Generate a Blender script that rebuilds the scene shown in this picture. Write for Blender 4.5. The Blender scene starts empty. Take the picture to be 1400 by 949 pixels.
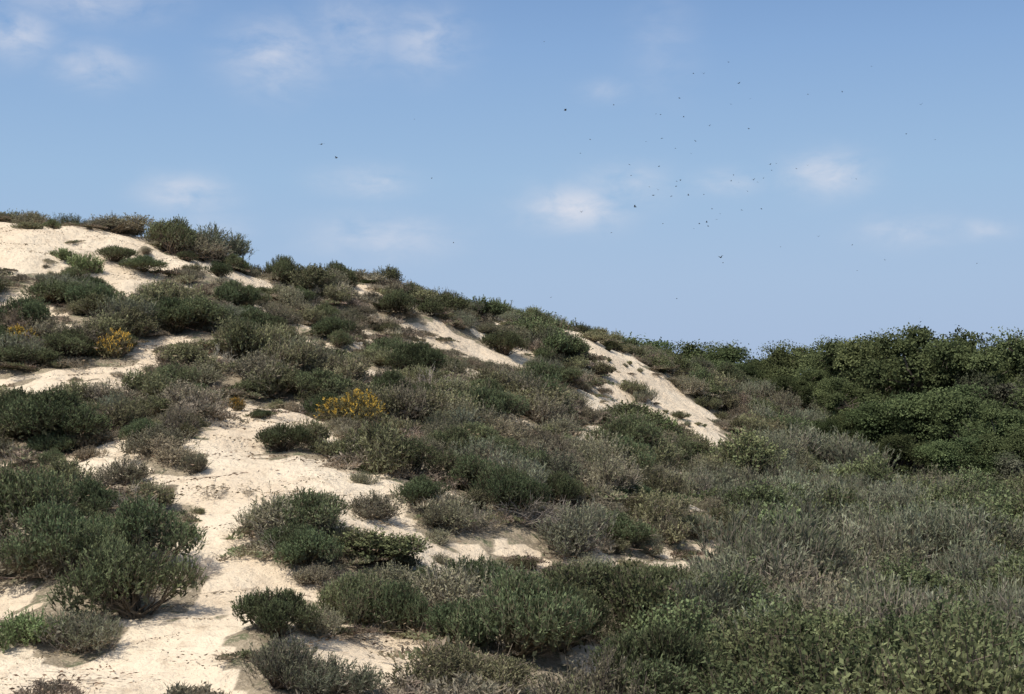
import bpy, math, numpy as np
from mathutils import Vector
RNG=np.random.default_rng(11)
scene=bpy.context.scene
scene.view_settings.view_transform='Standard'
scene.view_settings.look='None'
scene.view_settings.exposure=0
# ------------------------------------------------------------ camera
CAMZ=6.0; F=1400*50/36.0; PITCH=math.atan((510-474.5)/F)
cd=bpy.data.cameras.new('camera'); cam=bpy.data.objects.new('camera',cd)
scene.collection.objects.link(cam); scene.camera=cam
cd.lens=50; cd.sensor_width=36; cd.clip_end=9000; cd.clip_start=0.1
cam.location=(0,0,CAMZ); cam.rotation_euler=(math.pi/2+PITCH,0,0)
CPI,SPI=math.cos(PITCH),math.sin(PITCH)
def bearing(px,py):
    u=(px-700)/F; v=(474.5-py)/F
    x=u; y=CPI-v*SPI; z=SPI+v*CPI
    return x/y, z/y
# ------------------------------------------------------------ noise
_tab=np.random.default_rng(5).random((256,256))
def vnoise(x,y):
    xi=np.floor(x).astype(int); yi=np.floor(y).astype(int)
    fx=x-xi; fy=y-yi; fx=fx*fx*(3-2*fx); fy=fy*fy*(3-2*fy)
    a=_tab[xi%256,yi%256]; b=_tab[(xi+1)%256,yi%256]; c=_tab[xi%256,(yi+1)%256]; d=_tab[(xi+1)%256,(yi+1)%256]
    return (a*(1-fx)+b*fx)*(1-fy)+(c*(1-fx)+d*fx)*fy
def fbm(x,y,o=4):
    s=0;a=1;t=0
    for i in range(o):
        s=s+a*vnoise(x*2**i+17.3*i,y*2**i+5.1*i); t+=a; a*=.5
    return s/t
# ------------------------------------------------------------ terrain survey (bearing + distance)
S=[(-350,990,12),(0,955,12.5),(300,955,12.5),(600,965,12.5),(900,990,12.5),(1200,1005,12.5),(1550,1010,12.5),
(-250,850,14.5),(0,852,14.5),(180,852,14.5),(350,850,14.5),(600,880,14.5),(850,915,14.5),(1100,945,15),(1400,935,16),(1700,930,17),
(-200,700,18),(0,705,18),(260,700,18),(500,722,18),(700,765,18.5),(900,805,19),(1100,845,19.5),(1400,810,21),(1700,800,22),
(-200,560,22.5),(0,562,22.5),(300,570,22.5),(500,592,23),(700,625,24),(900,685,25),(1100,740,27),(1400,735,29),(1700,730,29),
(-200,440,27),(0,445,27),(200,452,27.5),(400,475,29),(600,525,30),(800,575,32),(1000,642,34),(1200,690,36),(1450,700,38),(1700,700,38),
(-200,352,30.5),(0,360,30.5),(200,377,31),(400,424,33),(560,462,35),(700,482,38),(850,532,40),(1000,595,42),(1200,660,46),(1450,668,48),
(-350,292,33),(-150,297,33),(0,310,33),(100,316,33.5),(200,328,34.5),(330,374,36),(400,394,37),(490,386,38),(600,424,41),(700,434,44),(765,451,46),(850,488,50),(940,522,55),(1050,570,58),(1250,650,60)]
pts=[]
for px,py,d in S:
    a,b=bearing(px,py); pts.append((a*d,d,b*d))
for i in range(-11,-2): # land beyond the crest
    x,y,z=pts[i]
    pts.append((x,y+4,z-(0.9 if i<-3 else .3)))
    pts.append((x*1.1,y+14,min(z-3.5,-3)))
for x,y,z in [(-45,0,-1.6),(-20,0,-1.7),(0,0,-1.7),(20,0,-2),(45,0,-3),(0,6,-2.35),(-8,6,-2.3),(8,6,-2.5),(-45,-25,-1.7),(0,-25,-1.7),(60,-25,-3),
              (-45,35,3.0),(-45,18,-1),(-45,70,-4),(-45,95,-5),(0,95,-5),(30,95,-4.6),(60,95,-5),(60,60,-4.2),(60,30,-3.6),(40,75,-4.3),(20,78,-4)]:
    pts.append((x,y,z))
pts=np.array(pts); PX,PZ=pts[:,:2],pts[:,2]
def U(r2): return np.where(r2>0,r2*np.log(r2+1e-12),0)*.5
n=len(PX); K=U(((PX[:,None]-PX[None])**2).sum(-1))+np.eye(n)*.8
Pm=np.c_[np.ones(n),PX]; A=np.block([[K,Pm],[Pm.T,np.zeros((3,3))]])
W=np.linalg.solve(A,np.r_[PZ,0,0,0])
def height(x,y):
    x=np.asarray(x,float); y=np.asarray(y,float); sh=x.shape; x=x.ravel(); y=y.ravel()
    cx=np.clip(x,-45,60); cy=np.clip(y,-25,95); z=np.zeros(len(x))
    for s in range(0,len(x),20000):
        q=np.c_[cx[s:s+20000],cy[s:s+20000]]
        z[s:s+20000]=U(((q[:,None]-PX[None])**2).sum(-1))@W[:n]+W[n]+q@W[n+1:]
    d=np.hypot(x-cx,y-cy); w=np.clip(d/60,0,1); w=w*w*(3-2*w)
    z=z*(1-w)+(-5.5)*w
    z=z+(fbm(x*.45,y*.45,3)-.5)*.5*np.clip((y-4)/10,0,1)+(fbm(x*2.3+9,y*2.3,3)-.5)*.17
    return (z+CAMZ).reshape(sh)
TT=np.concatenate([np.arange(8,60,.12),np.arange(60,90,1.)])
def site(px,py):
    a,b=bearing(px,py); rz=CAMZ+b*TT; g=rz-height(a*TT,TT)
    k=np.where(g<0)[0]
    t=TT[k[0]] if len(k) else TT[np.argmin(g[:430])]
    return a*t,t
POLY=[[(262,645),(330,612),(400,635),(410,685),(340,705),(330,755),(355,790),(455,795),(455,835),(335,832),(322,880),(345,960),(-60,960),(-60,905),(150,905),(160,858),(252,862),(262,790),(240,720),(245,680)],
[(290,560),(350,555),(475,588),(450,610),(380,600),(330,618),(262,650),(280,600)],
[(390,620),(470,635),(520,660),(575,698),(600,765),(520,740),(450,705),(400,675)],
[(-80,300),(0,303),(60,305),(120,318),(205,318),(225,335),(195,362),(225,372),(205,395),(182,420),(120,392),(60,380),(-80,378)],
[(300,370),(365,376),(372,402),(320,395)],
[(-60,512),(60,518),(150,508),(200,480),(240,464),(300,466),(275,482),(210,497),(170,526),(120,532),(-60,532)],
[(462,382),(490,366),(514,366),(520,400),(496,418)],
[(550,436),(600,448),(650,466),(730,486),(722,504),(640,488),(565,474)],
[(745,434),(795,446),(850,484),(920,530),(975,570),(1018,645),(990,640),(935,602),(880,570),(835,568),(790,556),(775,530),(822,525),(812,492),(765,468)],
[(676,420),(722,426),(722,444),(684,440)],
[(735,805),(780,756),(812,738),(850,768),(985,762),(1005,794),(900,796),(840,794),(765,816)],
[(785,584),(820,588),(824,618),(792,610)],
[(875,728),(925,740),(916,768),(886,760)],
[(675,726),(740,742),(728,766),(678,750)],
[(440,865),(520,885),(610,868),(570,915),(510,960),(435,960)],
[(795,888),(850,896),(845,955),(790,955)],
[(405,462),(458,468),(452,484),(408,480)],
[(-60,815),(40,815),(30,850),(-60,850)],
[(60,438),(95,438),(88,462),(62,464)],
[(1040,652),(1090,662),(1085,682),(1050,677)],
[(955,732),(1005,745),(1005,778),(972,776)],
[(60,682),(145,688),(135,718),(60,708)],
[(685,586),(745,598),(738,618),(696,610)],
[(488,452),(518,458),(514,478),(490,474)],
[(430,700),(470,712),(600,752),(640,775),(600,775),(480,735)]]
WP=[np.array([site(*p) for p in P]) for P in POLY]
def inpoly(x,y,P):
    r=np.zeros(x.shape,bool); m=len(P)
    for i in range(m):
        x0,y0=P[i]; x1,y1=P[(i+1)%m]
        if y0==y1: continue
        c=((y0>y)!=(y1>y))&(x<(x1-x0)*(y-y0)/(y1-y0)+x0); r^=c
    return r
def sand(x,y,poly_only=False):
    x=np.asarray(x,float);y=np.asarray(y,float)
    jx=x+(fbm(x*1.7,y*1.7,4)-.5)*1.1; jy=y+(fbm(x*1.7+50,y*1.7+9,4)-.5)*1.3
    m=np.zeros(x.shape)
    for P in WP: m=np.maximum(m,inpoly(jx,jy,P)*1.)
    if poly_only: return m
    g=fbm(x*1.1+31,y*1.1+77,4)
    spots=np.clip((g-.60)/.05,0,1)*np.where(x>y*.22,0.25,.9)
    return np.maximum(m,spots)
# ------------------------------------------------------------ materials
def nodes(m):
    m.use_nodes=True; t=m.node_tree; t.nodes.clear(); return t,t.nodes.new,t.links.new
def leafmat(name,trans=.25):
    m=bpy.data.materials.new(name); t,N,L=nodes(m)
    o=N('ShaderNodeOutputMaterial'); a=N('ShaderNodeAttribute'); a.attribute_name='col'
    oi=N('ShaderNodeObjectInfo'); h=N('ShaderNodeHueSaturation'); h.inputs['Saturation'].default_value=.95
    r1=N('ShaderNodeMapRange'); r1.inputs[3].default_value=.68; r1.inputs[4].default_value=1.35
    r2=N('ShaderNodeMath'); r2.operation='MULTIPLY'; r2.inputs[1].default_value=7.13
    r3=N('ShaderNodeMath'); r3.operation='FRACT'
    r4=N('ShaderNodeMapRange'); r4.inputs[3].default_value=.482; r4.inputs[4].default_value=.522
    L(oi.outputs['Random'],r1.inputs[0]); L(oi.outputs['Random'],r2.inputs[0]); L(r2.outputs[0],r3.inputs[0]); L(r3.outputs[0],r4.inputs[0])
    L(r1.outputs[0],h.inputs['Value']); L(r4.outputs[0],h.inputs['Hue']); L(a.outputs['Color'],h.inputs['Color'])
    b=N('ShaderNodeBsdfDiffuse')
    tr=N('ShaderNodeBsdfTranslucent'); mx=N('ShaderNodeMixShader'); mx.inputs[0].default_value=trans
    L(h.outputs[0],b.inputs['Color']); L(h.outputs[0],tr.inputs[0]); L(b.outputs[0],mx.inputs[1]); L(tr.outputs[0],mx.inputs[2]); L(mx.outputs[0],o.inputs[0])
    return m
M_leaf=leafmat('foliage')
def ground_mat():
    m=bpy.data.materials.new('dune_ground'); t,N,L=nodes(m)
    o=N('ShaderNodeOutputMaterial'); b=N('ShaderNodeBsdfDiffuse')
    L(b.outputs[0],o.inputs[0]); g=N('ShaderNodeNewGeometry')
    def noise(s,d=5,r=.6):
        k=N('ShaderNodeTexNoise'); k.inputs['Scale'].default_value=s; k.inputs['Detail'].default_value=d; k.inputs['Roughness'].default_value=r; L(g.outputs['Position'],k.inputs['Vector']); return k
    def mix(f,a,c):
        k=N('ShaderNodeMix'); k.data_type='RGBA'
        if isinstance(f,float): k.inputs[0].default_value=f
        else: L(f,k.inputs[0])
        for s,v in((6,a),(7,c)):
            if isinstance(v,tuple): k.inputs[s].default_value=(*v,1)
            else: L(v,k.inputs[s])
        return k.outputs[2]
    def ramp(f,a,c):
        k=N('ShaderNodeMapRange'); k.interpolation_type='SMOOTHSTEP'; k.inputs[1].default_value=a; k.inputs[2].default_value=c; L(f,k.inputs[0]); return k.outputs[0]
    at=N('ShaderNodeAttribute'); at.attribute_name='sand'
    n1=noise(.5,2); n2=noise(4,5,.7); n3=noise(26,4,.7); n4=noise(1.6,4)
    sc=mix(ramp(n1.outputs[0],.35,.65),(.70,.59,.435),(.63,.515,.37))
    sc=mix(ramp(n2.outputs[0],.48,.78),sc,(.49,.385,.27))
    speck=ramp(n3.outputs[0],.61,.69)
    sc=mix(speck,sc,(.31,.24,.16))
    lc=mix(ramp(n4.outputs[0],.35,.65),(.20,.165,.115),(.32,.265,.185))
    lc=mix(ramp(n2.outputs[0],.5,.62),lc,(.14,.145,.085))
    lc=mix(ramp(n3.outputs[0],.5,.65),lc,(.41,.34,.245))
    s1=N('ShaderNodeMath'); s1.operation='MULTIPLY_ADD'; s1.inputs[1].default_value=.9; L(n2.outputs[0],s1.inputs[0])
    L(at.outputs['Fac'],s1.inputs[2])
    f=ramp(s1.outputs[0],.76,1.04)
    L(mix(f,lc,sc),b.inputs['Color'])
    b1=N('ShaderNodeBump'); b1.inputs['Strength'].default_value=.75; b1.inputs['Distance'].default_value=.11; 
    nn=noise(5,4,.6); L(nn.outputs[0],b1.inputs['Height'])
    b2=N('ShaderNodeBump'); b2.inputs['Strength'].default_value=.5; b2.inputs['Distance'].default_value=.03; L(n3.outputs[0],b2.inputs['Height']); L(b1.outputs[0],b2.inputs['Normal'])
    L(b2.outputs[0],b.inputs['Normal']); return m
# ------------------------------------------------------------ terrain mesh
def grow(a,step,end):
    r=[]; s=step
    while abs(a)<abs(end) or (a<0)!=(end<0):
        s*=1.22; a+=s*np.sign(end); r.append(a)
    return r
xs=np.arange(-24,36,.15); ys=np.arange(9,62,.15)
xs=np.array(sorted(grow(-24,.15,-4000))+list(xs)+grow(xs[-1],.15,4000))
ys=np.array(sorted(grow(9,.15,-4000))+list(ys)+grow(ys[-1],.15,4000))
X,Y=np.meshgrid(xs,ys); Z=height(X,Y)
me=bpy.data.meshes.new('dune_terrain'); ny,nx=X.shape
me.vertices.add(nx*ny); me.vertices.foreach_set('co',np.c_[X.ravel(),Y.ravel(),Z.ravel()].ravel())
I=np.arange(nx*ny).reshape(ny,nx); Q=np.stack([I[:-1,:-1],I[:-1,1:],I[1:,1:],I[1:,:-1]],-1).reshape(-1,4)
me.loops.add(len(Q)*4); me.loops.foreach_set('vertex_index',Q.ravel().astype(np.int32))
me.polygons.add(len(Q)); me.polygons.foreach_set('loop_start',(np.arange(len(Q))*4).astype(np.int32))
me.update(calc_edges=True)
me.polygons.foreach_set('use_smooth',np.ones(len(Q),bool))
sa=me.attributes.new('sand','FLOAT','POINT'); sa.data.foreach_set('value',sand(X,Y).ravel().astype(np.float32))
me.materials.append(ground_mat())
terr=bpy.data.objects.new('dune_terrain',me); scene.collection.objects.link(terr)
# ------------------------------------------------------------ plant mesh tools
def nrm(v): return v/(np.linalg.norm(v,axis=-1,keepdims=True)+1e-9)
class Soup:
    def __init__(s): s.V=[];s.C=[]
    def blades(s,P,D,L,Wd,C,nh=None,r=None):
        k=len(P); r=r or RNG
        D=nrm(D); h=r.normal(size=(k,3)) if nh is None else nrm(nh)+r.normal(size=(k,3))*.35
        sd=nrm(np.cross(D,h)); L=np.broadcast_to(L,(k,))[:,None]; Wd=np.broadcast_to(Wd,(k,))[:,None]
        m=P+D*L*.5
        s.V.append(np.stack([P,m+sd*Wd*.5,P+D*L,m-sd*Wd*.5],1)); s.C.append(np.broadcast_to(C,(k,3)))
    def tubes(s,A,B,ra,rb,C):
        k=len(A); D=nrm(B-A); h=np.where(np.abs(D[:,2:3])>.9,[[1,0,0]],[[0,0,1]]); u=nrm(np.cross(D,h)); v=np.cross(D,u)
        ra=np.broadcast_to(ra,(k,))[:,None]; rb=np.broadcast_to(rb,(k,))[:,None]
        N=3
        for i in range(N):
            a0,a1=2*math.pi*i/N,2*math.pi*(i+1)/N
            d0=u*math.cos(a0)+v*math.sin(a0); d1=u*math.cos(a1)+v*math.sin(a1)
            s.V.append(np.stack([A+d0*ra,A+d1*ra,B+d1*rb,B+d0*rb],1)); s.C.append(np.broadcast_to(C,(k,3)))
    def mesh(s,name,mat):
        V=np.concatenate(s.V); C=np.concatenate(s.C); k=len(V); m=bpy.data.meshes.new(name)
        m.vertices.add(k*4); m.vertices.foreach_set('co',V.ravel().astype(np.float32))
        m.loops.add(k*4); m.loops.foreach_set('vertex_index',np.arange(k*4,dtype=np.int32))
        m.polygons.add(k); m.polygons.foreach_set('loop_start',(np.arange(k)*4).astype(np.int32)); m.update(calc_edges=True)
        a=m.attributes.new('col','FLOAT_COLOR','FACE'); a.data.foreach_set('color',np.c_[np.clip(C,0.005,1),np.ones(k)].ravel().astype(np.float32))
        m.materials.append(mat); return m
def branches(S,r,ends,col,r0=.012,o=None,seg=4):
    o=np.zeros(3) if o is None else o
    k=len(ends); A=np.tile(o,(k,1))+r.normal(size=(k,3))*[.03,.03,0]; mid=ends*[.45,.45,.3]
    prev=A
    for i in range(1,seg+1):
        t=i/seg; q=(1-t)**2*A+2*t*(1-t)*mid+t*t*ends; 
        if i<seg: q=q+r.normal(size=(k,3))*.015
        S.tubes(prev,q,r0*(1-.8*(i-1)/seg),r0*(1-.8*i/seg),col); prev=q
def shrub(name,seed,col,col2,nb=520,nn=16,L=.05,Wd=.010,H=.55,blen=.15,up=.9,spread=.5,lumps=8,tip=None,tipf=.0,inner=600,twig=60,twcol=(.16,.13,.09),jit=.12,flat=1.,rag=.0):
    r=np.random.default_rng(seed); S=Soup()
    col=np.array(col);col2=np.array(col2)
    cx=r.uniform(-.36,.36,(lumps,2)); cx[0]=0; dist=np.linalg.norm(cx,axis=1)
    lr=r.uniform(.13+.04*(rag==0),.27,lumps)*(1-.35*dist); lz=(H-lr*1.0)*(1-1.3*dist**1.3)*r.uniform(.75-rag,1.05,lumps); lz=np.maximum(lz,.06)
    cen=np.c_[cx,lz]; tone=r.uniform(.75,1.2,lumps); mixl=r.random(lumps)
    li=r.integers(0,lumps,nb); u=nrm(r.normal(size=(nb,3))); u[:,2]=np.where(u[:,2]<-.25,-u[:,2],u[:,2])
    P=cen[li]+u*lr[li][:,None]*(r.uniform(.7,1.0+jit,nb)+(r.random(nb)<.15)*r.uniform(0,.5,nb)*(rag>0))[:,None]*[1.1,1.1,1*flat]
    P[:,2]=np.maximum(P[:,2],.02)
    D=nrm(u*.7+np.array([0,0,up])+r.normal(size=(nb,3))*.28)
    bl=blen*r.uniform(.5,1.25,nb)
    P0=P-D*bl[:,None]*.5
    bt=tone[li]*r.uniform(.75,1.25,nb)
    S.tubes(P0,P0+D*bl[:,None],.003,.0015,twcol)
    t=r.random((nb,nn)); Q=(P0[:,None]+D[:,None]*(bl[:,None]*t)[...,None]).reshape(-1,3)
    dd=nrm(np.repeat(D,nn,0)+r.normal(size=(nb*nn,3))*spread)
    mm=np.clip(mixl[li][:,None]*.6+r.random((nb,nn))*.5,0,1).reshape(-1,1)
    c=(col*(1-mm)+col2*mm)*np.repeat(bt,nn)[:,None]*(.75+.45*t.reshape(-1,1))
    if tip is not None:
        f=((t.reshape(-1)>.6)&(np.repeat(r.random(nb)<tipf,nn)))[:,None]; c=np.where(f,np.array(tip)*r.uniform(.6,1.2,(nb*nn,1)),c)
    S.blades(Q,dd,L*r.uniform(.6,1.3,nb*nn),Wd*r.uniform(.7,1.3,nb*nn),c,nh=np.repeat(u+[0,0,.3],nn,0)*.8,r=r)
    if inner:
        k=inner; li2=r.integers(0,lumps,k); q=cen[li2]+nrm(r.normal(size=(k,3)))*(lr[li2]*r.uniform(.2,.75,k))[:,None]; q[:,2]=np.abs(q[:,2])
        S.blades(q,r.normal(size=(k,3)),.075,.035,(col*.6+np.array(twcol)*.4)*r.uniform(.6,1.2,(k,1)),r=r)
    e=P[r.integers(0,nb,twig)]; branches(S,r,e,twcol)
    k=twig*4; b=e[r.integers(0,twig,k)]*r.uniform(.4,.95,(k,1)); d=nrm(b*[1,1,.5]+r.normal(size=(k,3))*.25+[0,0,.2]); 
    S.tubes(b,b+d*r.uniform(.06,.16,(k,1)),.004,.0015,np.array(twcol)*r.uniform(.8,1.6,(k,1)))
    return S.mesh(name,M_leaf)
def mat_plant(name,seed,col,col2,k=3200,h=.10,L=.045,Wd=.014):
    r=np.random.default_rng(seed); S=Soup(); a=r.uniform(0,2*math.pi,k); rad=.5*np.sqrt(r.random(k))*(.7+.25*np.sin(a*3+seed)+.2*np.sin(a*7+2*seed))
    x,y=rad*np.cos(a),rad*np.sin(a); z=h*np.clip(1-(rad/.5)**2,0,1)*(.4+.9*vnoise(x*9+seed*3+20,y*9+20))*r.uniform(.3,1,k)
    mm=np.clip((vnoise(x*6+50+seed,y*6+40)-.3)*2+r.normal(size=k)*.2,0,1)[:,None]
    c=(np.array(col)*(1-mm)+np.array(col2)*mm)*r.uniform(.6,1.3,(k,1))
    S.blades(np.c_[x,y,z],np.c_[r.normal(size=(k,2))*.8,r.uniform(.1,1,k)],L*r.uniform(.6,1.4,k),Wd*r.uniform(.7,1.3,k),c,r=r)
    q=np.c_[x,y,z][:120]; d=nrm(np.c_[r.normal(size=(120,2)),r.uniform(0,.5,120)]); S.tubes(q,q+d*.12,.004,.002,(.28,.22,.16))
    return S.mesh(name,M_leaf)
def litter(name,seed):
    r=np.random.default_rng(seed); S=Soup(); k=110
    p=np.c_[r.normal(size=(k,2))*.28,np.full(k,.006)]; d=np.c_[r.normal(size=(k,2)),r.normal(size=k)*.12]
    S.blades(p,d,r.uniform(.02,.06,k),r.uniform(.006,.018,k),np.array((.20,.145,.095))*r.uniform(.4,1.5,(k,1)),r=r)
    k=10; p=np.c_[r.normal(size=(k,2))*.25,np.full(k,.008)]; d=nrm(np.c_[r.normal(size=(k,2)),r.uniform(0,.12,k)]); S.tubes(p,p+d*r.uniform(.05,.2,(k,1)),.003,.0015,(.3,.24,.17))
    return S.mesh(name,M_leaf)
SP={}
def add(sp,ms): SP[sp]=ms
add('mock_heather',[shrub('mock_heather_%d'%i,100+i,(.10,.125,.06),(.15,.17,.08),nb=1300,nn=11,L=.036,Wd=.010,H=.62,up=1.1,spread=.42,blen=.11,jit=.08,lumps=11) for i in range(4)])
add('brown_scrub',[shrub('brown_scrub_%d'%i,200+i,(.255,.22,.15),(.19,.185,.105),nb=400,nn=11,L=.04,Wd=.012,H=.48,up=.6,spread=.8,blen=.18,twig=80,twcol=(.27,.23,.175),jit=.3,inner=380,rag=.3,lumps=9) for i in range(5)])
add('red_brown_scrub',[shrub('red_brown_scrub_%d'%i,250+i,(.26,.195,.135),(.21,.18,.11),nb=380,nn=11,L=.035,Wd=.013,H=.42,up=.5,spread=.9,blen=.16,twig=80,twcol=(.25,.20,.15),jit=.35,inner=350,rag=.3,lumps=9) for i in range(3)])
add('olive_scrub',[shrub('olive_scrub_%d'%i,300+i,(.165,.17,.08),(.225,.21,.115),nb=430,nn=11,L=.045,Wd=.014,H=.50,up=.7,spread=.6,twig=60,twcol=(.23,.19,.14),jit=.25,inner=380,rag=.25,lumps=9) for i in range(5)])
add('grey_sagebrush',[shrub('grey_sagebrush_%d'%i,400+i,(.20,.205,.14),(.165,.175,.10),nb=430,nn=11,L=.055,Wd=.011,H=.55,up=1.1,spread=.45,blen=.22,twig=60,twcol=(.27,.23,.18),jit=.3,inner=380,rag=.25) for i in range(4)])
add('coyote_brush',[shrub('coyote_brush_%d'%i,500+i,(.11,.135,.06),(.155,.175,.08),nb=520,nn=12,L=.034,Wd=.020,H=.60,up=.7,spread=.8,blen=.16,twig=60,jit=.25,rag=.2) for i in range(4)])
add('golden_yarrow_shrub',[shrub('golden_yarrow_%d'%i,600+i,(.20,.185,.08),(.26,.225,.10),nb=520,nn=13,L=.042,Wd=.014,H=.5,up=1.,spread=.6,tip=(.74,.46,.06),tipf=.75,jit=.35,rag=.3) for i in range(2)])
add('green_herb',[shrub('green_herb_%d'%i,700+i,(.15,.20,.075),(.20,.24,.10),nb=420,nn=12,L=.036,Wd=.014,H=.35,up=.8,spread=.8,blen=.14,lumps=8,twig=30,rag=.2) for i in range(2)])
add('ice_plant_mat',[mat_plant('ice_plant_mat_%d'%i,800+i,(.28,.215,.155),(.165,.18,.09),k=1500,Wd=.022) for i in range(3)])
add('dry_mat',[mat_plant('dry_mat_%d'%i,820+i,(.32,.265,.195),(.22,.195,.135),k=1400,h=.15,L=.055,Wd=.014) for i in range(3)])
add('leaf_litter',[litter('leaf_litter_%d'%i,840+i) for i in range(3)])
def deadshrub(name,seed):
    r=np.random.default_rng(seed); S=Soup(); k=40
    e=nrm(np.c_[r.normal(size=(k,2)),r.uniform(.2,1.6,k)])*r.uniform(.3,.6,(k,1)); c=np.array((.40,.35,.285)); branches(S,r,e,c,r0=.011)
    for g in range(2):
        q=e[r.integers(0,len(e),170)]*r.uniform(.6,1,(170,1)); d=nrm(q+r.normal(size=(170,3))*.3); q2=q+d*r.uniform(.06,.2,(170,1)); S.tubes(q,q2,.004,.0015,c*r.uniform(.7,1.2,(170,1))); e=q2
    return S.mesh(name,M_leaf)
add('dead_shrub',[deadshrub('dead_shrub_%d'%i,860+i) for i in range(3)])
# ------------------------------------------------------------ trees (unit: metres, about 6 m tall)
def tree(name,seed,col,col2,H=6.,R=2.6,lobes=32,per=760,leaf=.11):
    r=np.random.default_rng(seed); S=Soup(); col=np.array(col);col2=np.array(col2)
    a=r.uniform(0,2*math.pi,lobes); t=r.random(lobes)
    z=H*(.20+.66*t**.8); rr=R*np.sqrt(np.clip(1-((z/H-.45)/.55)**2,0.05,1))*r.uniform(.35,.98,lobes)
    cen=np.c_[rr*np.cos(a),rr*np.sin(a),z]; lr=r.uniform(.35,1.0,lobes)*H/6
    for c,l in zip(cen,lr):
        k=per; u=nrm(r.normal(size=(k,3))); u[:,2]=np.where(u[:,2]<-.4,-u[:,2],u[:,2])
        lump=.6+.75*vnoise(u[:,0]*3.0+c[0]*3+30,u[:,1]*3.0+u[:,2]*3+c[1]*3+30)
        p=c+u*(l*lump*(r.uniform(.65,1.12,k)+(r.random(k)<.06)*r.uniform(0,.2,k)))[:,None]*[1.15,1.15,.75]
        d=nrm(np.cross(u,r.normal(size=(k,3)))+u*.6+[0,0,.15]); m=np.clip(r.random()*.6+r.random((k,1))*.4,0,1)
        cc=(col*(1-m)+col2*m)*r.uniform(.65,1.25)*r.uniform(.7,1.3,(k,1))
        S.blades(p,d,leaf*r.uniform(.6,1.3,k),leaf*.65*r.uniform(.7,1.3,k),cc,nh=u*1.2+[0,0,.4],r=r)
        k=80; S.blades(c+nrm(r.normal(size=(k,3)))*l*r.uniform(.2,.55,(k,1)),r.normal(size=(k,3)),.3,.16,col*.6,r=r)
    bark=(.17,.14,.11); base=np.array([0,0,-.4])
    nt=3
    for j in range(nt):
        ang=j*2.1+r.random(); top=np.array([math.cos(ang)*.9,math.sin(ang)*.9,H*.5]); midp=np.array([math.cos(ang)*.35,math.sin(ang)*.35,H*.25])
        S.tubes(base[None],midp[None],.16,.12,bark); S.tubes(midp[None],top[None],.12,.07,bark)
        sel=cen[j::nt]; o=np.where(sel[:,2:3]>H*.5,top,midp); m2=(o+sel)/2+r.normal(size=sel.shape)*.15
        S.tubes(o+0*sel,m2,.06,.045,bark); S.tubes(m2,sel,.045,.02,bark)
        for q in range(5):
            e=sel+nrm(r.normal(size=sel.shape))*lr[j::nt][:,None]*.95; S.tubes(sel,e,.02,.006,bark)
    return S.mesh(name,M_leaf)
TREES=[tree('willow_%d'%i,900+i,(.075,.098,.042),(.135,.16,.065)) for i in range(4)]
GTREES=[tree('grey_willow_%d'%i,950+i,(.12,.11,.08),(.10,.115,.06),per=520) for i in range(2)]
# ------------------------------------------------------------ instancing
def instancer(name,P,R,Sc,idx,meshes):
    coll=bpy.data.collections.new(name+'_forms')
    for i,m in enumerate(meshes):
        coll.objects.link(bpy.data.objects.new('%s_form_%02d'%(name,i),m))
    me=bpy.data.meshes.new(name); me.vertices.add(len(P)); me.vertices.foreach_set('co',np.asarray(P,np.float32).ravel())
    a=me.attributes.new('rot','FLOAT_VECTOR','POINT'); a.data.foreach_set('vector',np.asarray(R,np.float32).ravel())
    a=me.attributes.new('scl','FLOAT_VECTOR','POINT'); a.data.foreach_set('vector',np.asarray(Sc,np.float32).ravel())
    a=me.attributes.new('idx','INT','POINT'); a.data.foreach_set('value',np.asarray(idx,np.int32))
    ob=bpy.data.objects.new(name,me); scene.collection.objects.link(ob)
    ng=bpy.data.node_groups.new(name,'GeometryNodeTree')
    ng.interface.new_socket('Geometry',in_out='INPUT',socket_type='NodeSocketGeometry'); ng.interface.new_socket('Geometry',in_out='OUTPUT',socket_type='NodeSocketGeometry')
    gi=ng.nodes.new('NodeGroupInput'); go=ng.nodes.new('NodeGroupOutput'); ip=ng.nodes.new('GeometryNodeInstanceOnPoints'); ci=ng.nodes.new('GeometryNodeCollectionInfo')
    ci.inputs['Collection'].default_value=coll; ci.inputs['Separate Children'].default_value=True; ci.inputs['Reset Children'].default_value=True
    def na(n,t):
        k=ng.nodes.new('GeometryNodeInputNamedAttribute'); k.data_type=t; k.inputs['Name'].default_value=n; return k.outputs['Attribute']
    L=ng.links.new; L(gi.outputs[0],ip.inputs['Points']); L(ci.outputs[0],ip.inputs['Instance']); ip.inputs['Pick Instance'].default_value=True
    L(na('idx','INT'),ip.inputs['Instance Index']); L(na('rot','FLOAT_VECTOR'),ip.inputs['Rotation']); L(na('scl','FLOAT_VECTOR'),ip.inputs['Scale']); L(ip.outputs[0],go.inputs[0])
    md=ob.modifiers.new('scatter','NODES'); md.node_group=ng
    return ob
r=np.random.default_rng(77)
def jgrid(sp,x0=-22,x1=40,y0=10.5,y1=64):
    gx,gy=np.meshgrid(np.arange(x0,x1,sp),np.arange(y0,y1,sp)); x=(gx+r.uniform(-.5,.5,gx.shape)*sp).ravel(); y=(gy+r.uniform(-.5,.5,gx.shape)*sp).ravel()
    k=(np.abs(x)<.36*y+2.5)&~((y>38+np.maximum(x+7,0)*1.6)&(x<12)); return x[k],y[k]
x,y=jgrid(.56); s=sand(x,y)
edge=np.zeros(len(x))
for dx,dy in [(-.25,0),(.25,0),(0,.45),(0,.9),(0,-.2)]: edge=np.maximum(edge,sand(x+dx,y+dy,True))
nz=fbm(x*.22+3,y*.22+8,3); nz2=r.random(len(x)); ratio=x/y
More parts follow.
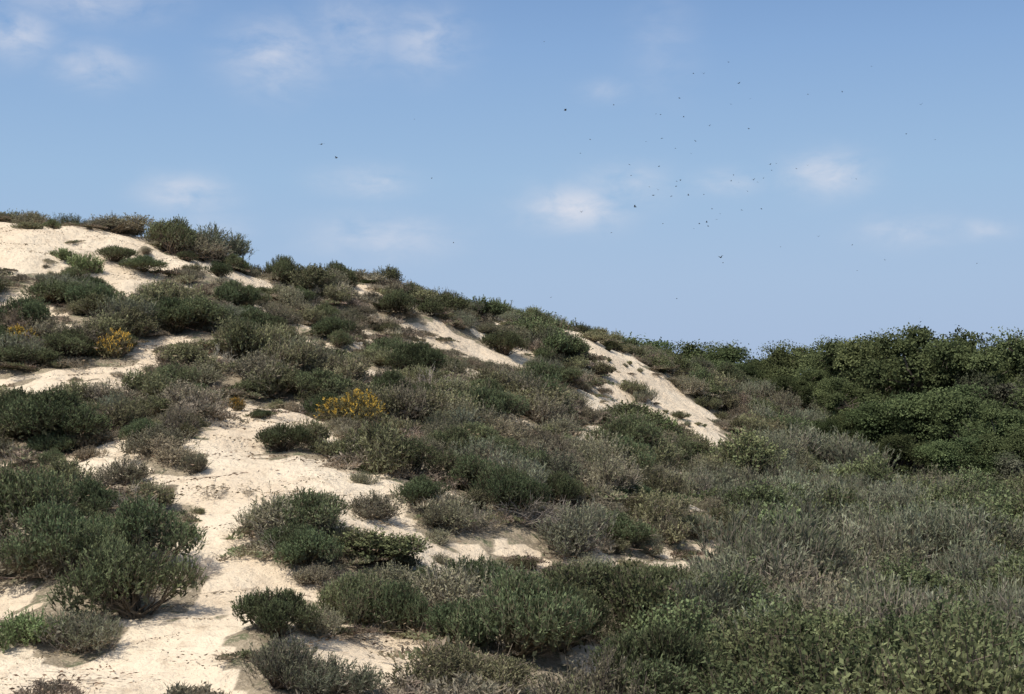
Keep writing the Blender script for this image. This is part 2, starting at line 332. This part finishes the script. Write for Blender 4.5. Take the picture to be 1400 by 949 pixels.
keep=(s<.5)|((s<.95)&(r.random(len(x))<.2))|((s>=.95)&(r.random(len(x))<.10))
keep&=~((y<15.6)&(ratio<.04))
keep&=~((y>34)&(ratio>.14)&(r.random(len(x))<.35))
keep&=~((ratio<.12)&(r.random(len(x))<.07))
smallf=np.where((edge>.5)|(s>.5),.66,1.12)*np.where((y>31)&(ratio<.14),.78,1.)*np.where(ratio>.16,1.25,1.)
smallf*=np.where(s>=.95,.6,1.)
species=np.empty(len(x),object)
for i in range(len(x)):
    u=nz2[i]; g=nz[i]; ra=ratio[i]
    lowright=(ra>.12 and y[i]<36) or ra>.17
    ridge=(y[i]>36 and -.06<ra<.14)
    if lowright: tab=[('coyote_brush',.26+(.3 if y[i]<17 else 0)),('olive_scrub',.18),('grey_sagebrush',.34),('brown_scrub',.20),('dead_shrub',.02)]
    elif ridge: tab=[('coyote_brush',.28),('olive_scrub',.3),('grey_sagebrush',.15),('brown_scrub',.27)]
    else:
        b=.36+.5*(g-.5)*2; tab=[('brown_scrub',max(b,.15)),('red_brown_scrub',.05),('olive_scrub',.27),('mock_heather',.19),('grey_sagebrush',.08),('dead_shrub',.05)]
    tot=sum(w for _,w in tab); c=0
    for nme,w in tab:
        c+=w/tot
        if u<=c: species[i]=nme; break
    else: species[i]=tab[0][0]
zz=height(x,y)
def emit(name,mask,meshes,smin,smax,hs=(.7,1.15),sink=.04,XX=None,fac=None):
    X_,Y_,Z_=(x,y,zz) if XX is None else XX
    k=np.where(mask)[0]; m=len(k); sc=r.uniform(smin,smax,m)*(.6+.9*fbm(X_[k]*.5+70,Y_[k]*.5,2))
    if fac is not None: sc=sc*fac[k]
    P=np.c_[X_[k],Y_[k],Z_[k]-sink]; R=np.c_[r.normal(size=m)*.1,r.normal(size=m)*.1,r.uniform(0,6.28,m)]
    instancer(name,P,R,np.c_[sc*r.uniform(.9,1.25,m),sc*r.uniform(.8,1.1,m),sc*r.uniform(*hs,m)],r.integers(0,len(meshes),m),meshes)
for kind,(a,b) in {'brown_scrub':(.45,1.1),'red_brown_scrub':(.45,1.0),'olive_scrub':(.45,1.1),'mock_heather':(.6,1.15),'grey_sagebrush':(.55,1.15),'coyote_brush':(.6,1.2),'dead_shrub':(.5,.95)}.items():
    emit(kind+'_thicket',keep&(species==kind),SP[kind],a,b,fac=smallf)
mx,my=jgrid(.76); ms=sand(mx,my); mz=height(mx,my)
kk=((ms<.6)|(r.random(len(mx))<.2))&~((mx/my>.2)&(r.random(len(mx))<.6)); hf=r.random(len(mx))<.5; mf=np.where(ms>.6,.5,1.)
emit('ice_plant_carpet',kk&hf,SP['ice_plant_mat'],.6,1.5,(.8,1.3),.0,(mx,my,mz),mf)
emit('dry_mat_carpet',kk&~hf,SP['dry_mat'],.5,1.3,(.8,1.5),.0,(mx,my,mz),mf)
lx,ly=jgrid(.8,y1=36); q=(lx/ly<.15)&(r.random(len(lx))<.8); emit('leaf_litter',q,SP['leaf_litter'],.7,1.4,(1,1),-.004,(lx,ly,height(lx,ly)))
# ------------------------------------------------------------ individual shrubs at surveyed spots
def put(kind,px,py,w,h,sink=.03):
    X_,Y_=site(px,py); m=SP[kind][int(r.integers(0,len(SP[kind])))]
    ob=bpy.data.objects.new(kind,m); scene.collection.objects.link(ob)
    sx=w/F*Y_/.95; hz=h/F*Y_/.6
    if kind=='green_herb': hz*=1.5
    ob.location=(X_,Y_+sx*.3,float(height(np.array([X_]),np.array([Y_+sx*.3]))[0])-sink); ob.scale=(sx,sx,hz); ob.rotation_euler=(0,0,float(r.uniform(0,6.28)))
for a in [('mock_heather',175,862,175,108),('mock_heather',185,795,140,98),('mock_heather',45,812,150,98),('mock_heather',100,800,110,80),('mock_heather',30,745,130,85),
 ('green_herb',245,745,40,26),('grey_sagebrush',95,905,110,60),('green_herb',35,895,100,50),('mock_heather',418,745,105,70),('brown_scrub',365,745,75,50),('mock_heather',400,785,85,50),('brown_scrub',435,805,60,35),
 ('mock_heather',370,885,110,70),('brown_scrub',430,880,75,50),('mock_heather',495,868,100,80),('mock_heather',548,885,95,85),('mock_heather',650,850,120,80),('mock_heather',700,915,170,120),('mock_heather',768,905,110,95),('mock_heather',640,900,110,75),
 ('grey_sagebrush',370,955,130,70),('grey_sagebrush',455,965,110,50),('coyote_brush',870,905,140,110),('coyote_brush',940,950,170,110),('coyote_brush',1060,955,180,110),('coyote_brush',1180,960,180,110),('coyote_brush',1320,960,200,110),('coyote_brush',990,880,130,90),
 ('olive_scrub',600,955,130,70),('olive_scrub',690,965,120,60),('coyote_brush',500,790,150,45),('mock_heather',60,625,150,75),('mock_heather',15,600,90,60),('brown_scrub',240,605,55,55),('brown_scrub',270,655,45,35),
 ('mock_heather',745,565,100,60),('mock_heather',660,585,80,55),('olive_scrub',560,580,80,45),('mock_heather',345,472,80,45),('olive_scrub',250,450,80,40),('mock_heather',690,490,60,35),('mock_heather',620,640,70,50),('mock_heather',760,700,70,50),('mock_heather',690,685,80,50),
 ('brown_scrub',510,715,85,45),('brown_scrub',620,745,90,60),('golden_yarrow_shrub',484,584,80,50),('golden_yarrow_shrub',160,496,50,44),('golden_yarrow_shrub',18,486,50,36),('golden_yarrow_shrub',320,562,24,22),
 ('brown_scrub',140,318,110,32),('olive_scrub',165,318,60,26),('olive_scrub',30,316,52,18),('brown_scrub',235,345,70,34),('brown_scrub',285,362,90,40),('mock_heather',380,392,45,42),('olive_scrub',420,408,85,42),('olive_scrub',450,420,50,36),('green_herb',110,385,55,30),('green_herb',80,360,40,18),('mock_heather',190,378,60,22),('mock_heather',150,362,60,22),
 ('green_herb',505,388,26,10),('brown_scrub',545,412,70,26),('olive_scrub',575,420,60,26),('coyote_brush',615,432,60,28),('coyote_brush',655,440,70,30),('coyote_brush',735,475,80,40),('coyote_brush',765,500,70,38),('olive_scrub',820,520,44,26),('olive_scrub',865,545,40,26),('olive_scrub',810,468,60,18),('grey_sagebrush',880,555,36,22),
 ('brown_scrub',60,480,100,40),('brown_scrub',115,490,90,50),('dead_shrub',385,775,70,45),('green_herb',900,600,80,34),('coyote_brush',860,598,100,40),('coyote_brush',920,630,100,38),('mock_heather',20,512,90,34),('olive_scrub',930,575,26,14),('grey_sagebrush',1090,650,130,60),('grey_sagebrush',1150,665,130,70),('grey_sagebrush',1000,700,120,50),('brown_scrub',1060,595,70,50),('olive_scrub',1040,630,70,40),
 ('coyote_brush',1250,860,150,80),('brown_scrub',1330,780,140,80),('brown_scrub',1180,800,130,70),('coyote_brush',1100,760,110,60)]: put(*a)
# ------------------------------------------------------------ trees
def puttree(px,d,toppy,w=1.0):
    a,_=bearing(px,500); X_=a*d; zb=float(height(np.array([X_]),np.array([float(d)]))[0]); _,b=bearing(px,toppy); zt=CAMZ+b*d
    T=GTREES if (px>1350 and r.random()<.6) else TREES
    H=max(zt-zb,1.5); ob=bpy.data.objects.new('willow_tree',T[int(r.integers(0,len(T)))]); scene.collection.objects.link(ob)
    ob.location=(X_,d,zb-.2); sz=(H+.2)/6.0; sx=sz*w; ob.scale=(sx,sx,sz); ob.rotation_euler=(0,0,float(r.uniform(0,6.28)))
for a in [(1290,50,430,1.0),(1225,52,446,1.0),(1345,48,450,1.0),(1395,46,476,1.0),(1170,56,454,1.1),(1120,60,458,1.1),(1060,62,464,1.1),(1000,66,464,1.2),(940,66,460,1.2),(885,68,454,1.2),(850,70,450,1.2),(1040,60,495,1.3),
          (1100,54,500,1.1),(1160,50,510,1.1),(1230,45,535,1.1),(1290,44,515,1.1),(1350,42,530,1.0),(1240,41,585,1.2),(1180,48,555,1.2),(1310,40,590,1.1),(1370,40,580,1.1),(1440,42,520,1.1),(1450,46,490,1.1),(1500,44,500,1.2),
          (980,60,490,1.3),(1010,57,520,1.3),(1070,52,550,1.3),(1420,38,600,1.1),(1130,46,580,1.1)]: puttree(*a)
k=40; tx=r.uniform(8,60,k); ty=r.uniform(76,115,k); tz=height(tx,ty); sc=r.uniform(.9,1.15,k)
instancer('distant_woodland',np.c_[tx,ty,tz-.3],np.c_[np.zeros((k,2)),r.uniform(0,6.28,k)],np.c_[sc*1.5,sc*1.5,sc],r.integers(0,4,k),TREES)
# ------------------------------------------------------------ birds wheeling over the woodland
def flock():
    V=[];Fc=[]; rr=np.random.default_rng(4)
    spots=[(440,197,9),(460,216,6),(773,151,6),(985,352,8),(893,267,6),(868,283,6),(795,290,5),(918,268,4),(941,267,4),(1030,246,5),(1014,287,4),(1010,114,5),(996,85,4),(970,172,4),(962,101,4),(1259,143,5),(863,240,4),(930,246,4),(956,306,4),(966,304,4),(980,300,4),(929,134,4),(905,189,4),(836,318,4),(744,57,3),(1171,245,3),(1165,335,3),(1055,233,3),(1003,239,3),(945,210,3),(925,408,3),(620,332,3),(1172,370,3),(590,244,3)]
    for _ in range(34): spots.append((rr.normal(950,75),rr.uniform(120,330),rr.uniform(2.5,4)))
    for _ in range(14): spots.append((rr.uniform(560,1360),rr.uniform(60,420),rr.uniform(2.5,3.5)))
    for px,py,s in spots:
        d=rr.uniform(60,95); a,b=bearing(px,py); c=np.array([a*d,d,CAMZ+b*d]); L=1.25*s/F*d; th=rr.uniform(0,6.28); fl=rr.uniform(-.3,.6); bk=rr.uniform(-.4,.4)
        f=np.array([math.cos(th),math.sin(th),0]); sd=np.array([-math.sin(th),math.cos(th),bk]); up=np.array([0,0,1])
        o=len(V); w=L*.5
        pts_=[f*w*.55,f*w*.2+sd*w*.13,-f*w*.3+sd*w*.1,-f*w*.7+sd*w*.12,-f*w*.7-sd*w*.12,-f*w*.3-sd*w*.1,f*w*.2-sd*w*.13,up*w*.18,-up*w*.18,
              sd*w*.55+f*w*.25+up*w*fl,sd*w*.5-f*w*.2+up*w*fl,sd*w-f*w*.1+up*w*fl*1.1,-sd*w*.55+f*w*.25+up*w*fl,-sd*w*.5-f*w*.2+up*w*fl,-sd*w-f*w*.1+up*w*fl*1.1]
        V+= [tuple(c+p) for p in pts_]
        ring=[0,1,2,3,4,5,6]
        for i in range(7):
            Fc.append((o+ring[i],o+ring[(i+1)%7],o+7)); Fc.append((o+ring[(i+1)%7],o+ring[i],o+8))
        Fc+=[(o+1,o+9,o+10,o+2),(o+9,o+11,o+10),(o+6,o+5,o+13,o+12),(o+12,o+13,o+14)]
    m=bpy.data.meshes.new('bird_flock'); m.from_pydata(V,[],Fc); mt=bpy.data.materials.new('dark_plumage'); t,N,L=nodes(mt)
    o=N('ShaderNodeOutputMaterial'); b=N('ShaderNodeBsdfDiffuse'); nz_=N('ShaderNodeTexNoise'); cr=N('ShaderNodeValToRGB'); cr.color_ramp.elements[0].color=(.02,.018,.016,1); cr.color_ramp.elements[1].color=(.06,.05,.04,1)
    L(nz_.outputs[0],cr.inputs[0]); L(cr.outputs[0],b.inputs[0]); L(b.outputs[0],o.inputs[0]); m.materials.append(mt)
    ob=bpy.data.objects.new('bird_flock',m); scene.collection.objects.link(ob)
flock()
# ------------------------------------------------------------ light
EL=math.radians(58); to=Vector((-.62,-.64,0)).normalized()*math.cos(EL)+Vector((0,0,math.sin(EL)))
sl=bpy.data.lights.new('sun','SUN'); sl.energy=3.7; sl.angle=math.radians(1.5); sl.color=(1,.96,.89)
so=bpy.data.objects.new('sun',sl); scene.collection.objects.link(so); so.rotation_euler=to.to_track_quat('Z','Y').to_euler(); so.location=(-20,-10,40)
w=bpy.data.worlds.new('World'); scene.world=w; w.use_nodes=True; t=w.node_tree; t.nodes.clear(); N=t.nodes.new; L=t.links.new
BG=.15
out=N('ShaderNodeOutputWorld'); bg=N('ShaderNodeBackground'); bg.inputs[1].default_value=BG; L(bg.outputs[0],out.inputs[0])
sky=N('ShaderNodeTexSky'); sky.sky_type='NISHITA'; sky.sun_disc=False; sky.sun_elevation=EL; sky.sun_rotation=math.atan2(to.x,to.y); sky.air_density=1.2; sky.dust_density=3.0; sky.ozone_density=1.0
tc=N('ShaderNodeTexCoord'); sep=N('ShaderNodeSeparateXYZ'); L(tc.outputs['Generated'],sep.inputs[0])
def mth(op,a,b=None,c=None,clamp=False):
    k=N('ShaderNodeMath'); k.operation=op; k.use_clamp=clamp
    for i,v in enumerate((a,b,c)):
        if v is None: continue
        if isinstance(v,(int,float)): k.inputs[i].default_value=v
        else: L(v,k.inputs[i])
    return k.outputs[0]
az=mth('ARCTAN2',sep.outputs[0],sep.outputs[1]); el=mth('ARCSINE',sep.outputs[2])
rp=N('ShaderNodeValToRGB'); e=rp.color_ramp.elements
def lin(c): return tuple(((v/255+.055)/1.055)**2.4/BG/10 for v in c)+(1,)
e[0].position=0; e[0].color=lin((172,192,222)); e[1].position=1; e[1].color=lin((112,148,198))
for p_,c_ in ((.22,(167,192,223)),(.45,(156,188,222)),(.75,(135,170,214))):
    q_=e.new(p_); q_.color=lin(c_)
L(mth('MULTIPLY',el,1/.30,clamp=True),rp.inputs[0])
sc10=N('ShaderNodeVectorMath'); sc10.operation='SCALE'; sc10.inputs['Scale'].default_value=10; L(rp.outputs[0],sc10.inputs[0])
fm=N('ShaderNodeMapRange'); fm.interpolation_type='SMOOTHSTEP'; fm.inputs[1].default_value=.28; fm.inputs[2].default_value=.8; fm.inputs[3].default_value=.95; fm.inputs[4].default_value=0; L(el,fm.inputs[0])
hz=N('ShaderNodeMix'); hz.data_type='RGBA'; L(fm.outputs[0],hz.inputs[0]); L(sky.outputs[0],hz.inputs[6]); L(sc10.outputs[0],hz.inputs[7])
vm=N('ShaderNodeVectorMath'); vm.operation='MULTIPLY'; vm.inputs[1].default_value=(1,1,2.0); L(tc.outputs['Generated'],vm.inputs[0])
acc=None
for px,py,sx,sy,am in [(130,90,45,22,.75),(15,45,45,28,.85),(120,0,90,24,.6),(378,78,55,38,.8),(480,45,60,45,.5),(580,55,50,36,.65),(252,264,45,20,.9),(500,248,50,17,.65),(785,284,55,24,1.15),(850,255,50,24,.65),(1132,238,45,24,.95),(1240,316,50,18,.6),(1345,314,32,12,.55),(520,325,80,26,.6),(990,250,42,14,.5),(270,310,55,18,.4),(905,60,40,60,.2),(830,125,28,13,.35)]:
    a,b=bearing(px,py); A_=math.atan(a); E_=math.atan(b*math.cos(A_))
    dx=mth('MULTIPLY',mth('SUBTRACT',az,A_),F/sx); dy=mth('MULTIPLY',mth('SUBTRACT',el,E_),F/sy)
    r2=mth('MULTIPLY_ADD',dx,dx,mth('MULTIPLY',dy,dy))
    g=mth('MULTIPLY',mth('EXPONENT',mth('MULTIPLY',r2,-.8)),am)
    acc=g if acc is None else mth('MAXIMUM',acc,g)
n1=N('ShaderNodeTexNoise'); n1.inputs['Scale'].default_value=30; n1.inputs['Detail'].default_value=5; n1.inputs['Roughness'].default_value=.58; n1.inputs['Distortion'].default_value=.3; L(vm.outputs[0],n1.inputs['Vector'])
nm=N('ShaderNodeMapRange'); nm.inputs[1].default_value=.28; nm.inputs[2].default_value=.62; L(n1.outputs[0],nm.inputs[0])
cl=mth('MULTIPLY',mth('MULTIPLY',acc,nm.outputs[0]),.75,clamp=True)
mxn=N('ShaderNodeMix'); mxn.data_type='RGBA'; L(cl,mxn.inputs[0]); L(hz.outputs[2],mxn.inputs[6]); mxn.inputs[7].default_value=(4.75,4.9,5.45,1)
L(mxn.outputs[2],bg.inputs[0])
